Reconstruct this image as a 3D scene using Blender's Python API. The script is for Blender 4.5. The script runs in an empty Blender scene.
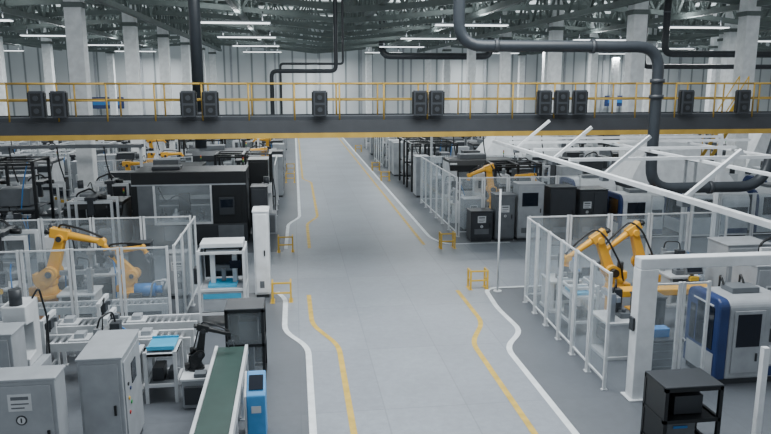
import bpy, math, random
import bmesh as bm_
from mathutils import Vector, Matrix
random.seed(7)
C=bpy.context.scene.collection
def lin(c):
    return tuple(((x/255)/12.92 if x/255<=.04045 else ((x/255+.055)/1.055)**2.4) for x in c)+(1,)
def mat(name,rgb,rough=.55,metal=0,var=.12,scale=3.0,emit=0):
    m=bpy.data.materials.new(name);m.use_nodes=True;nt=m.node_tree;b=nt.nodes['Principled BSDF']
    tc=nt.nodes.new('ShaderNodeTexCoord');n=nt.nodes.new('ShaderNodeTexNoise');n.inputs['Scale'].default_value=scale;n.inputs['Detail'].default_value=4
    r=nt.nodes.new('ShaderNodeValToRGB');c=lin(rgb)
    r.color_ramp.elements[0].position=.3;r.color_ramp.elements[1].position=.7
    r.color_ramp.elements[0].color=tuple(x*(1-var) for x in c[:3])+(1,);r.color_ramp.elements[1].color=tuple(min(1,x*(1+var)) for x in c[:3])+(1,)
    nt.links.new(tc.outputs['Object'],n.inputs['Vector']);nt.links.new(n.outputs['Fac'],r.inputs['Fac']);nt.links.new(r.outputs['Color'],b.inputs['Base Color'])
    b.inputs['Roughness'].default_value=rough;b.inputs['Metallic'].default_value=metal
    if emit:
        b.inputs['Emission Color'].default_value=c;b.inputs['Emission Strength'].default_value=emit
    return m
W=mat('white_paint',(198,202,205),.4);LG=mat('light_grey_paint',(152,157,162),.45);MG=mat('mid_grey_paint',(96,101,106),.5)
FG=mat('fence_frame_paint',(206,210,213),.4);PW=mat('portal_white_paint',(216,220,223),.4)
DG=mat('dark_grey_paint',(48,52,57),.45);BK=mat('black_paint',(20,23,26),.4);OR=mat('orange_robot_paint',(226,168,52),.38,var=.06)
YE=mat('yellow_safety_paint',(208,170,60),.5,var=.1);YD=mat('dull_yellow_paint',(166,136,58),.55);BL=mat('blue_paint',(34,54,100),.4);LB=mat('light_blue_paint',(44,116,180),.4)
CY=mat('cyan_plastic',(60,160,198),.4);GR=mat('green_belt_rubber',(40,64,59),.6);TR=mat('truss_steel',(98,108,106),.6);AL=mat('aluminium',(166,170,174),.35,.6)
PIPE=mat('dark_pipe_paint',(40,46,52),.4);COL=mat('column_paint',(232,235,236),.6);RED=mat('red_plastic',(170,40,36),.4);GRN=mat('green_lamp',(50,150,80),.4)
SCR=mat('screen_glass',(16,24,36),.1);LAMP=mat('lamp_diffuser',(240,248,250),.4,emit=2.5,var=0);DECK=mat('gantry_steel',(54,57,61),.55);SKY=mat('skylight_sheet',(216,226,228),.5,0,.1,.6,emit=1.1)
def pane_mat():
    m=bpy.data.materials.new('acrylic_pane');m.use_nodes=True;nt=m.node_tree;nt.nodes.clear()
    o=nt.nodes.new('ShaderNodeOutputMaterial');t=nt.nodes.new('ShaderNodeBsdfTransparent');t.inputs[0].default_value=(.95,.965,.975,1)
    g=nt.nodes.new('ShaderNodeBsdfPrincipled');g.inputs['Base Color'].default_value=lin((205,213,218));g.inputs['Roughness'].default_value=.05
    n=nt.nodes.new('ShaderNodeTexNoise');n.inputs['Scale'].default_value=.9
    mr=nt.nodes.new('ShaderNodeMapRange');mr.inputs[1].default_value=.38;mr.inputs[2].default_value=.62;mr.inputs[3].default_value=.03;mr.inputs[4].default_value=.19
    x=nt.nodes.new('ShaderNodeMixShader');L=nt.links.new
    L(n.outputs['Fac'],mr.inputs[0]);L(mr.outputs[0],x.inputs[0]);L(t.outputs[0],x.inputs[1]);L(g.outputs[0],x.inputs[2]);L(x.outputs[0],o.inputs[0]);return m
GL=pane_mat()
def floor_mat(name,rgb,joint=.82):
    m=mat(name,rgb,.45,0,.09,.5);nt=m.node_tree;b=nt.nodes['Principled BSDF'];r=[n for n in nt.nodes if n.type=='VALTORGB'][0]
    tc=[n for n in nt.nodes if n.type=='TEX_COORD'][0];br=nt.nodes.new('ShaderNodeTexBrick');br.offset=0
    br.inputs['Scale'].default_value=1;br.inputs['Mortar Size'].default_value=.014;br.inputs['Brick Width'].default_value=1.55;br.inputs['Row Height'].default_value=3
    br.inputs['Color1'].default_value=(1,1,1,1);br.inputs['Color2'].default_value=(.92,.92,.93,1);br.inputs['Mortar'].default_value=(joint,joint,joint,1)
    mx=nt.nodes.new('ShaderNodeMixRGB');mx.blend_type='MULTIPLY';mx.inputs[0].default_value=1
    n2=nt.nodes.new('ShaderNodeTexNoise');n2.inputs['Scale'].default_value=6;n2.inputs['Detail'].default_value=8;n2.inputs['Roughness'].default_value=.7
    mr=nt.nodes.new('ShaderNodeMapRange');mr.inputs[3].default_value=.34;mr.inputs[4].default_value=.6
    m2=nt.nodes.new('ShaderNodeMapRange');m2.inputs[1].default_value=.35;m2.inputs[2].default_value=.65;m2.inputs[3].default_value=.88;m2.inputs[4].default_value=1.06
    mx2=nt.nodes.new('ShaderNodeMixRGB');mx2.blend_type='MULTIPLY';mx2.inputs[0].default_value=1
    L=nt.links.new;L(tc.outputs['Object'],br.inputs['Vector']);L(r.outputs[0],mx.inputs[1]);L(br.outputs[0],mx.inputs[2])
    L(tc.outputs['Object'],n2.inputs['Vector']);L(n2.outputs[0],mr.inputs[0]);L(n2.outputs[0],m2.inputs[0]);L(mx.outputs[0],mx2.inputs[1]);L(m2.outputs[0],mx2.inputs[2]);L(mx2.outputs[0],b.inputs['Base Color']);L(mr.outputs[0],b.inputs['Roughness']);return m
FLO=floor_mat('floor_concrete',(98,103,109),.9);AIS=floor_mat('aisle_concrete',(143,150,158),.8)
def wall_mat():
    m=mat('wall_panels',(200,205,207),.7,0,.06,.2);nt=m.node_tree;b=nt.nodes['Principled BSDF'];r=[n for n in nt.nodes if n.type=='VALTORGB'][0]
    tc=[n for n in nt.nodes if n.type=='TEX_COORD'][0];w=nt.nodes.new('ShaderNodeTexWave');w.inputs['Scale'].default_value=.2;w.bands_direction='X'
    cr=nt.nodes.new('ShaderNodeValToRGB');cr.color_ramp.elements[0].color=(.35,.38,.39,1);cr.color_ramp.elements[1].position=.08;cr.color_ramp.elements[1].color=(1,1,1,1)
    mx=nt.nodes.new('ShaderNodeMixRGB');mx.blend_type='MULTIPLY';mx.inputs[0].default_value=1;L=nt.links.new
    L(tc.outputs['Object'],w.inputs['Vector']);L(w.outputs['Fac'],cr.inputs[0]);L(r.outputs[0],mx.inputs[1]);L(cr.outputs[0],mx.inputs[2]);L(mx.outputs[0],b.inputs['Base Color']);return m
WALL=wall_mat();ROOF=mat('glowing_roof_sheet',(104,112,112),.8,0,.3,.25,emit=.75)  # roof glow is added to light the hall and set off the trusses

class M:
    def __init__(s): s.v=[];s.f=[];s.mi=[];s.sm=[]
    def add(s,vs,fs,m=0,sm=False):
        o=len(s.v);s.v+=[tuple(v) for v in vs];s.f+=[[i+o for i in f] for f in fs];s.mi+=[m]*len(fs);s.sm+=[sm]*len(fs);return s
    def box(s,x,y,z,sx,sy,sz,m=0,R=None):
        vs=[Vector((a*sx/2,b*sy/2,c*sz/2)) for a in(-1,1) for b in(-1,1) for c in(-1,1)]
        if R: vs=[R@v for v in vs]
        vs=[v+Vector((x,y,z)) for v in vs]
        return s.add(vs,[(0,1,3,2),(4,6,7,5),(0,4,5,1),(2,3,7,6),(0,2,6,4),(1,5,7,3)],m)
    def b(s,x0,y0,z0,x1,y1,z1,m=0): return s.box((x0+x1)/2,(y0+y1)/2,(z0+z1)/2,x1-x0,y1-y0,z1-z0,m)
    def bar(s,p,q,w,h=None,m=0):
        p=Vector(p);q=Vector(q);d=q-p;h=h or w
        R=d.to_track_quat('X','Z').to_matrix();c=(p+q)/2
        return s.box(c.x,c.y,c.z,d.length,w,h,m,R)
    def cyl(s,p,q,r,r2=None,n=12,m=0):
        p=Vector(p);q=Vector(q);r2=r if r2 is None else r2;d=(q-p).normalized()
        R=d.to_track_quat('Z','Y').to_matrix();vs=[]
        for c,rr in((p,r),(q,r2)):
            for i in range(n):
                a=2*math.pi*i/n;vs.append(c+R@Vector((math.cos(a)*rr,math.sin(a)*rr,0)))
        s.add(vs,[(i,(i+1)%n,n+(i+1)%n,n+i) for i in range(n)],m,True)
        o=len(s.v)-2*n;s.f+=[[o+i for i in range(n)][::-1],[o+n+i for i in range(n)]];s.mi+=[m,m];s.sm+=[False,False];return s
    def tube(s,pts,r,n=10,m=0,k0=2.6):
        out=roundpath(pts,r*k0);vs=[];up=None
        for i,p in enumerate(out):
            d=(out[min(i+1,len(out)-1)]-out[max(i-1,0)]).normalized()
            if up is None: up=d.orthogonal().normalized()
            up=(up-d*up.dot(d)).normalized();w=d.cross(up)
            for j in range(n):
                a=2*math.pi*j/n;vs.append(p+up*math.cos(a)*r+w*math.sin(a)*r)
        fs=[]
        for i in range(len(out)-1):
            for j in range(n): fs.append((i*n+j,i*n+(j+1)%n,(i+1)*n+(j+1)%n,(i+1)*n+j))
        return s.add(vs,fs,m,True)
    def prism(s,poly,ax,a,b,m=0,sm=False):
        n=len(poly);vs=[]
        for t in(a,b):
            for u,v in poly: vs.append({'x':(t,u,v),'y':(u,t,v),'z':(u,v,t)}[ax])
        s.add(vs,[(i,(i+1)%n,n+(i+1)%n,n+i) for i in range(n)]+[list(range(n))[::-1],list(range(n,2*n))],m,sm);return s
    def link(s,p,q,r1,r2,y0,y1,m=0):
        a=math.atan2(q[1]-p[1],q[0]-p[0]);P=[]
        for i in range(9):
            t=a+math.pi/2+math.pi*i/8;P.append((p[0]+r1*math.cos(t),p[1]+r1*math.sin(t)))
        for i in range(9):
            t=a-math.pi/2+math.pi*i/8;P.append((q[0]+r2*math.cos(t),q[1]+r2*math.sin(t)))
        return s.prism(P,'y',y0,y1,m)
def roundpath(pts,R):
    pts=[Vector(p) for p in pts];out=[pts[0]]
    for i in range(1,len(pts)-1):
        a,b,c=pts[i-1],pts[i],pts[i+1];k=min(R,(a-b).length*.45,(c-b).length*.45)
        A=b+(a-b).normalized()*k;B=b+(c-b).normalized()*k
        for j in range(7):
            t=j/6;out.append(A*(1-t)**2+b*2*t*(1-t)+B*t*t)
    out.append(pts[-1]);return out
def obj(name,mb,mats,parent=None,bev=0,label=None):
    me=bpy.data.meshes.new(name);me.from_pydata(mb.v,[],mb.f)
    for m in mats: me.materials.append(m)
    me.polygons.foreach_set('material_index',mb.mi);me.polygons.foreach_set('use_smooth',mb.sm);me.update()
    bm=bm_.new();bm.from_mesh(me);bm_.ops.recalc_face_normals(bm,faces=bm.faces);bm.to_mesh(me);bm.free()
    o=bpy.data.objects.new(name,me);C.objects.link(o)
    if parent: o.parent=parent
    if bev:
        b=o.modifiers.new('bevel','BEVEL');b.width=bev;b.segments=2;b.limit_method='ANGLE'
    if label:o['label']=label
    return o
def thing(name,label,cat,x,y,z=0,rz=0,group=None):
    e=bpy.data.objects.new(name,None);C.objects.link(e);e.location=(x,y,z);e.rotation_euler=(0,0,math.radians(rz));e.empty_display_size=.2
    e['label']=label;e['category']=cat
    if group:e['group']=group
    return e
def dup(t,x,y,z=None,rz=None,label=None):
    def cp(o,par):
        n=o.copy();C.objects.link(n)
        if par:n.parent=par
        for c in o.children: cp(c,n)
        return n
    n=cp(t,None);n.location=(x,y,t.location.z if z is None else z)
    if rz is not None:n.rotation_euler=(0,0,math.radians(rz))
    if label:n['label']=label
    return n
def struct(o): o['kind']='structure';return o
def top(o,label,cat,group=None):
    o['label']=label;o['category']=cat
    if group:o['group']=group
    return o
# ---------- camera
cam=bpy.data.objects.new('camera',bpy.data.cameras.new('camera'));C.objects.link(cam);cam.data.lens=32.7;cam.data.sensor_width=36
cam.location=(0,0,6);cam.rotation_euler=(math.radians(79),0,math.radians(-7.4));cam.data.clip_end=300;bpy.context.scene.camera=cam
w=bpy.data.worlds.new('w');bpy.context.scene.world=w;w.use_nodes=True;w.node_tree.nodes['Background'].inputs[0].default_value=(.86,.935,1,1);w.node_tree.nodes['Background'].inputs[1].default_value=.62
# ---------- shell
struct(obj('floor',M().b(-45,-2,-.3,75,85.5,0),[FLO]))
struct(obj('wall_back',M().b(-45,85,0,75,85.4,12.5),[WALL]))
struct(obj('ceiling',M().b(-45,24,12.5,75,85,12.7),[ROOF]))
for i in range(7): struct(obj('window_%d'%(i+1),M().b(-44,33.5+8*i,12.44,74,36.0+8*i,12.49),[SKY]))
WR=[(4.7,-1),(4.7,14.7),(5.38,15.7),(5.3,17.5),(5.45,19.3),(40,19.3),(40,25),(5.35,25),(5.15,26),(5.15,85)]
WLp=[(.2,-1),(.2,15.3),(-.35,16.4),(-.35,19),(-.6,19.7),(-30,19.9),(-30,24.6),(-.5,24.6),(-.35,26),(-.35,29.5),(.15,31),(.15,85)]
struct(obj('floor_aisle',M().prism(WLp[::-1]+WR,'z',.001,.006),[AIS]))
def line(pts,w,m,z=.012):
    out=[p for p in roundpath([(a,b,z) for a,b in pts],.45)];n=len(out);vs=[];fs=[]
    for i,p in enumerate(out):
        d=(out[min(i+1,n-1)]-out[max(i-1,0)]).normalized();s=Vector((-d.y,d.x,0))*w/2;vs+=[p+s,p-s]
    for i in range(n-1): fs.append((2*i,2*i+1,2*i+3,2*i+2))
    return struct(obj('trim_1',M().add(vs,fs),[m]))
YL=mat('yellow_floor_paint',(198,166,72),.6,0,.18,4);WL=mat('white_floor_paint',(220,226,229),.6,0,.12,4)
line([(4.7,-1),(4.7,14.7),(5.38,15.7),(5.3,17.5),(5.45,19.3),(8,19.35)],.13,WL);line([(4,-1),(4,15.1),(4.6,16.4),(4.6,19.2)],.12,YL)
line([(.9,-1),(.9,15.3),(.33,16.8),(.3,19.3)],.12,YL);line([(.2,-1),(.2,15.3),(-.35,16.4),(-.35,19),(-.6,19.7)],.13,WL)
line([(8,25),(5.5,25),(5.15,26.2),(5.15,80)],.13,WL);line([(4.7,25),(4.7,80)],.12,YL)
line([(.45,25),(.45,29.5),(.95,31),(.95,42),(.45,43.5),(.45,80)],.12,YL);line([(-.4,25),(-.35,29.5),(.15,31),(.15,80)],.13,WL)
# ---------- columns
c0=thing('column','tall white square factory column','column',-8.7,30.8,group='hall columns')
obj('shaft',M().b(-.33,-.33,0,.33,.33,12.42),[COL],c0,.03);obj('base_plate',M().b(-.5,-.5,0,.5,.5,.12),[MG],c0);obj('collar',M().b(-.4,-.4,8.9,.4,.4,9.1),[TR],c0)
for X in(-19.5,-8.7,15.4,26.5,38):
    for i in range(6):
        if (X,i)==(-8.7,0): continue
        dup(c0,X,30.8+i*10)
for X,Y in((20.8,30.8),(-27,50),(21.6,59),(32,50),(8.5,80)): dup(c0,X,Y)
c1=thing('wall_post','slim vertical steel post along the far wall','column',-42,84,group='slim posts along the far wall')
obj('shaft',M().b(-.12,-.12,0,.12,.12,12.4),[LG],c1);obj('base_plate',M().b(-.3,-.3,0,.3,.3,.05),[MG],c1)
for i in range(1,24): dup(c1,-42+i*5,84)
# ---------- trusses
def lattice(L,h,n,w=.2,d=.09,arch=0):
    ch=M();tc=M().b(-L/2,-w/2,h-w,L/2,w/2,h);web=M()
    s=L/n;f=lambda x:arch*abs(math.sin(math.pi*(x+L/2)/(L/ max(1,round(L/24)))))
    for i in range(n):
        x=-L/2+i*s;a=f(x)+w/2;b=f(x+s)+w/2
        if arch: ch.bar((x,0,a),(x+s,0,b),w)
        web.bar((x,0,a),(x+s/2,0,h-w/2),d);web.bar((x+s/2,0,h-w/2),(x+s,0,b),d);web.bar((x+s/2,0,(a+b)/2),(x+s/2,0,h-w/2),d*.8)
    if not arch: ch.b(-L/2,-w/2,0,L/2,w/2,w)
    return ch,tc,web
t0=thing('roof_truss','grey-green steel lattice roof truss with arched lower chord','roof truss',15,32,8.9,group='cross roof trusses')
a,b_,c_=lattice(120,3.0,48,.26,.13,.9)
obj('bottom_chord',a,[TR],t0);obj('top_chord',b_,[TR],t0);obj('lattice_web',c_,[TR],t0)
for i in range(1,9): dup(t0,15,32+6*i)
t1=thing('roof_truss','grey-green steel lattice girder running along the hall','roof truss',-8.1,55,9.3,90,group='lengthwise roof girders')
a,b_,c_=lattice(58,2.3,20,.26,.14)
obj('bottom_chord',a,[TR],t1);obj('top_chord',b_,[TR],t1);obj('lattice_web',c_,[TR],t1)
for X in(-32,-25.5,-18.9,-14,-2.6,4,9.7,14.8,21,27,32,38.6,50): dup(t1,X,55)
pu=top(obj('roof_purlin',M().b(-.08,24,0,.08,85,.25),[TR]),'thin grey-green steel purlin under the roof sheet','roof purlin','roof purlins');pu.location=(-40,0,12.1)
for i in range(1,24): dup(pu,-40+i*4.5,0)
# luminaires, and added fill lights without fixtures
l0=thing('ceiling_light','long white fluorescent luminaire hung below the trusses','ceiling light',-2.9,36,8.75,group='hall luminaires')
obj('housing',M().b(-1.9,-.3,.05,1.9,.3,.12),[LG],l0);obj('diffuser',M().b(-1.85,-.27,0,1.85,.27,.05),[LAMP],l0)
obj('hanger',M().cyl((-1.5,0,.12),(-1.5,0,.6),.02,n=6),[DG],l0);obj('hanger',M().cyl((1.5,0,.12),(1.5,0,.6),.02,n=6),[DG],l0)
def area(x,y,z,sx,sy,p,up=False):
    l=bpy.data.lights.new('lamp','AREA');l.shape='RECTANGLE';l.size=sx;l.size_y=sy;l.energy=p;l.color=(.95,.985,1);o=bpy.data.objects.new('area_light',l);C.objects.link(o);o.location=(x,y,z)
    if up:o.rotation_euler=(math.pi,0,0)
for X in(-27,-14.9,-2.9,9.1,21.2,33.2,45):
    for Y in(36,47.7,59.5,71.5):
        if (X,Y)!=(-2.9,36): dup(l0,X,Y)
        area(X,Y,8.72,3.6,.5,540);area(X,Y,8.9,3.6,.5,190,True)  # second light faces up, added to brighten trusses and roof
area(3,14,11,12,6,2500)  # unseen overhead fill light added above the front of the hall
for X in(-15,3,21,39): area(X,80.5,8.7,3.6,.5,700)  # extra lights without fixtures, added to brighten the back wall
# ---------- gantry
g=thing('walkway_gantry','dark steel overhead walkway with yellow lower flange','walkway',3,20.6,4.43)
obj('deck',M().b(-24,-.75,.42,24,.75,.48),[DECK],g);obj('edge_beam',M().b(-24,-.82,.14,24,-.72,.49),[DECK],g);obj('edge_beam',M().b(-24,.72,.14,24,.82,.49),[DECK],g)
obj('lower_flange',M().b(-24,-.84,0,24,-.62,.14),[YD],g,label='yellow lower flange');obj('lower_flange',M().b(-24,.62,0,24,.84,.14),[YD],g,label='yellow lower flange');obj('crane_rail',M().b(-24,-.6,.48,24,-.52,.56),[MG],g);obj('crane_rail',M().b(-24,.5,.48,24,.58,.56),[MG],g)
SP=1.25
r0=thing('guard_rail','dull yellow tubular guard rail with mid rail','railing',-20,19.84,4.925,group='walkway guard rails')
obj('post',M().cyl((.03,0,0),(.03,0,1),.026,n=8),[YD],r0);obj('top_rail',M().cyl((.002,0,1),(SP-.002,0,1),.028,n=8),[YD],r0);obj('middle_rail',M().cyl((.002,0,.55),(SP-.002,0,.55),.02,n=8),[YD],r0);obj('kick_plate',M().b(.002,-.01,0,SP-.002,.01,.1),[DG],r0)
for i in range(35):
    if i: dup(r0,-20+SP*i,19.84)
    dup(r0,-20+SP*i,21.36)
s0=thing('fan_box','small dark ribbed box mounted on the walkway railing','equipment box',-2.8,19.64,5.04,group='dark boxes along the walkway')
obj('casing',M().b(-.18,-.1,0,.18,.1,.7),[DG],s0,.015)
for z in(.18,.51): obj('grille',M().b(-.13,-.108,z-.13,.13,-.101,z+.13),[BK],s0);obj('hub',M().cyl((0,-.125,z),(0,-.109,z),.07,n=16),[DG],s0)
for x in(-.2,.2): obj('side_rib',M().b(x-.018,-.06,.04,x+.018,.06,.66),[BK],s0)
obj('mounting_bracket',M().b(-.12,.1,.1,.12,.16,.6),[MG],s0)
for X in(-6.67,-6.12,-2.22,.72,3.52,4.0,7.15,7.67,8.22,11.5,13.3): dup(s0,X,19.64)
p=thing('hanging_post','dark round steel post rising from the walkway to the roof','steel post',-2.8,21.75,0)
obj('shaft',M().cyl((0,0,4.0),(0,0,12.4),.17,n=16),[PIPE],p);obj('collar',M().cyl((0,0,4.95),(0,0,5.1),.24,n=16),[DG],p)
ys=thing('sloping_stair','small yellow steep steel stair crossing behind the walkway to a landing','stair',15.0,22.4,4.95)
for yy in(-.26,.26): obj('stringer',M().bar((.15,yy,.35),(-1.0,yy,-1.55),.04,.11),[YE],ys)
for i in range(5): obj('tread',M().b(-.17*i-.2,-.24,-.28*i-.15,-.17*i-.04,.24,-.28*i-.12),[DG],ys)
for yy in(-.26,.26): obj('handrail',M().cyl((.15,yy,1.2),(-1.0,yy,-.7),.02,n=8).cyl((.15,yy,.35),(.15,yy,1.2),.018,n=8).cyl((-1.0,yy,-1.55),(-1.0,yy,-.7),.018,n=8),[YE],ys)
obj('landing',M().b(-1.6,-.35,-1.65,-.9,.35,-1.59),[DG],ys)
for yy in(-.3,.3): obj('support_leg',M().b(-1.55,yy-.035,-4.95,-1.48,yy+.035,-1.65),[FG],ys)
# pipes
pp=thing('overhead_pipe','thick dark pipe bending across and down past the walkway','pipe',0,17.3,0)
obj('pipe_run',M().tube([(4.05,0,11),(4.05,0,6.85),(9.3,0,6.85),(9.3,0,3.2),(12.5,0,3.2),(13.3,0,6.5)],.145,16,k0=4.2),[PIPE],pp)
for z in(5.6,4.2,6.0): obj('flange',M().cyl((9.3,0,z-.05),(9.3,0,z+.05),.185,n=16),[DG],pp)
for x in(5,7.5,11.0): obj('flange',M().cyl((x-.05,0,6.85 if x<9 else 3.2),(x+.05,0,6.85 if x<9 else 3.2),.175,n=16),[DG],pp)
q=thing('hanging_pipe','thin dark pipe dropping from the roof beyond the walkway','pipe',0,30,0)
obj('pipe_run',M().tube([(-.87,0,4.2),(-.87,0,6.4),(1.8,0,6.4),(1.8,0,12)],.09),[PIPE],q);obj('pipe_run',M().tube([(-.5,0,4.2),(-.5,0,6.7),(2.1,0,6.7),(2.1,0,12)],.05),[PIPE],q)
def duct(X,Y,r,pts,lab):
    t=thing('air_duct',lab,'air duct',X,Y,0);obj('duct_run',M().tube(pts,r,16),[DG],t)
    z=pts[0][2]-.8
    for i in range(5): obj('rib',M().cyl((pts[0][0],pts[0][1],z-i*.6),(pts[0][0],pts[0][1],z-i*.6+.06),r*1.12,n=18),[MG],t)
duct(18.0,33,.17,[(0,0,12.43),(0,0,7.3),(9,0,7.3),(9,0,12.43)],'dark air duct running level below the trusses')
duct(18.0,33.7,.12,[(-.7,0,12.43),(-.7,0,6.7),(11,0,6.7),(11,0,12.43)],'thin dark pipe running level below the trusses')
duct(8,64,.3,[(0,0,12.43),(0,0,8.2),(10,0,8.2),(10,0,12.43)],'long dark air duct dipping below the trusses')
# ---------- generic builders
def fence_run(p,q,n,h,group,label='clear acrylic safety fence panel with slim white frame',post=.055):
    p=Vector(p);q=Vector(q);d=(q-p);L=d.length/n;rz=math.degrees(math.atan2(d.y,d.x));u=d.normalized()
    t=thing('safety_fence_panel',label,'safety fence',p.x,p.y,0,rz,group)
    k=.015
    for x in(k,L-post-k): obj('post',M().b(x,-post/2,0,x+post,post/2,h).b(x-.01,-.06,0,x+post+.01,.06,.02),[FG],t)
    for z in(.18,h-.05): obj('rail',M().b(k+post,-.018,z,L-post-k,.018,z+.035),[FG],t)
    obj('pane',M().b(k+post,-.004,.23,L-post-k,.004,h-.06),[GL],t)
    for i in range(1,n): dup(t,p.x+u.x*L*i,p.y+u.y*L*i)
def robot(x,y,z,rz,a,b,c,s=1,col=OR,label='orange articulated robot arm on a pedestal',ped=.6,group=None,name='industrial_robot',f_=1.1):
    t=thing(name,label,'robot',x,y,z,rz,group);t.scale=(s,s,s)
    rad=math.radians;k_=f_
    if ped>0: obj('pedestal',M().b(-.4,-.4,0,.4,.4,.04,0).cyl((0,0,.04),(0,0,ped),.25,n=20),[OR if col is OR else DG],t)
    P=ped
    obj('base',M().cyl((0,0,P),(0,0,P+.1),.36,n=20).cyl((0,0,P+.1),(0,0,P+.34),.3,.24,n=20).b(-.44,-.13,P+.05,-.18,.13,P+.27),[col],t,.01)
    sh=(.18,P+.67)
    obj('turret',M().cyl((0,0,P+.34),(0,0,P+.47),.28*1,n=20).link((0,P+.5),sh,.23,.2,-.27,-.14).link((0,P+.5),sh,.23,.2,.1,.24).box(-.1,0,P+.55,.36,.4,.22),[col],t,.01)
    obj('shoulder_motor',M().cyl((sh[0],.24,sh[1]),(sh[0],.4,sh[1]),.12,n=14).cyl((-.12,.05,P+.6),(-.12,.05,P+.92),.09,n=12),[BK],t)
    el=(sh[0]+.98*math.sin(rad(a)),sh[1]+.98*math.cos(rad(a)))
    obj('lower_arm',M().link(sh,el,.15*k_,.105*k_,-.13,.09).cyl((sh[0],-.3,sh[1]),(sh[0],.1,sh[1]),.12*k_,n=16).cyl((el[0],-.2,el[1]),(el[0],.16,el[1]),.105*k_,n=16),[col],t,.015)
    obj('joint_cap',M().cyl((sh[0],-.315,sh[1]),(sh[0],-.301,sh[1]),.08*k_,n=16).cyl((el[0],-.215,el[1]),(el[0],-.201,el[1]),.07*k_,n=16),[DG],t)
    d=Vector((math.cos(rad(b)),0,math.sin(rad(b))));nrm=Vector((-d.z,0,d.x));E=Vector((el[0],-.02,el[1]))+nrm*.11
    wr=E+d*1.05
    u=M().bar(E-d*.28,E+d*.2,.24*k_,.24*k_).cyl(E+d*.18,wr,.1*k_,.07*k_,n=14)
    obj('upper_arm',u,[col],t,.02);obj('arm_motor',M().cyl(E-d*.4+Vector((0,.07,0)),E-d*.26+Vector((0,.07,0)),.065,n=10).cyl(E-d*.4-Vector((0,.07,0)),E-d*.26-Vector((0,.07,0)),.065,n=10),[BK],t)
    e=Vector((math.cos(rad(c)),0,math.sin(rad(c))));w2=wr+e*.22
    obj('wrist',M().cyl(wr-Vector((0,.1,0)),wr+Vector((0,.1,0)),.095,n=14).cyl(wr,w2,.075,n=12).cyl(w2,w2+e*.03,.09,n=12),[col],t)
    s1=w2+e*.03
    g_=M().bar(s1,s1+e*.12,.15,.15)
    f=Vector((-e.z,0,e.x))
    for k in(-1,1): g_.bar(s1+e*.1+f*k*.13-e*.02,s1+e*.36+f*k*.11,.05,.04);
    g_.bar(s1+e*.13-f*.16,s1+e*.13+f*.16,.1,.06)
    obj('gripper',g_,[MG],t)
    obj('cable',M().tube([(-.15,.22,P+.4),(.0,.34,P+.9),(el[0]-.14,.2,el[1]+.1),tuple(E-d*.1+nrm*.26),tuple(E+d*.5+nrm*.24),tuple(wr+nrm*.12)],.03,8,k0=8),[BK],t)
    return t
def cabinet(x,y,w,d,h,rz=0,label='light grey steel control cabinet with double doors',doors=1,m=LG,side_panel=False,group=None,name='control_cabinet',screen=False,sticker=True,lz=.64):
    t=thing(name,label,'cabinet',x,y,0,rz,group)
    obj('plinth',M().b(-w/2+.03,-d/2+.03,0,w/2-.03,d/2-.03,.1),[DG],t);obj('body',M().b(-w/2,-d/2,.1,w/2,d/2,h),[m],t,.015);obj('roof_lid',M().b(-w/2-.02,-d/2-.02,h,w/2+.02,d/2+.02,h+.04),[m],t,.01)
    for i in range(doors):
        x0=-w/2+.04+i*(w-.08)/doors;x1=x0+(w-.08)/doors-.015
        dr=obj('door',M().b(x0,-d/2-.025,.16,x1,-d/2-.002,h-.06),[m],t,.008)
        obj('handle',M().b(x1-.09,-d/2-.05,h*.5,x1-.055,-d/2-.026,h*.5+.16),[BK],dr)
        if screen: obj('screen',M().b(x0+.1,-d/2-.035,h*.62,x1-.18,-d/2-.027,h*.86),[SCR],dr)
        if i==0 and sticker:
            cx=(x0+x1)/2;z0=h*lz
            obj('warning_label',M().b(cx-.16,-d/2-.029,z0,cx+.16,-d/2-.026,z0+.26).b(cx-.12,-d/2-.031,z0+.17,cx+.12,-d/2-.029,z0+.22,1).b(cx-.12,-d/2-.031,z0+.1,cx+.12,-d/2-.029,z0+.12,1).b(cx-.12,-d/2-.031,z0+.04,cx+.06,-d/2-.029,z0+.06,1),[W,MG],dr)
            obj('round_symbol',M().cyl((cx,-d/2-.032,z0-.14),(cx,-d/2-.0265,z0-.14),.075,n=24).cyl((cx,-d/2-.035,z0-.14),(cx,-d/2-.0325,z0-.14),.055,n=24,m=1).b(cx-.01,-d/2-.038,z0-.175,cx+.01,-d/2-.0355,z0-.105,0),[DG,W],dr)
        obj('vent_grille',M().b(x0+.1,-d/2-.029,.3,x1-.1,-d/2-.026,.5),[MG],dr)
    if side_panel:
        for i in range(5):
            obj('button',M().cyl((w/2+.018,-d/2+.25+.12*(i%2),h*.45+i*.12),(w/2+.035,-d/2+.25+.12*(i%2),h*.45+i*.12),.03,n=10),[[RED,GRN,YE,BL,BK][i]],t)
        obj('side_door',M().b(w/2+.002,-d/2+.08,.18,w/2+.018,d/2-.08,h-.08),[m],t,.006);obj('side_screen',M().b(w/2+.019,-d/2+.5,h*.66,w/2+.03,-d/2+.8,h*.85),[SCR],t)
    return t
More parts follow.
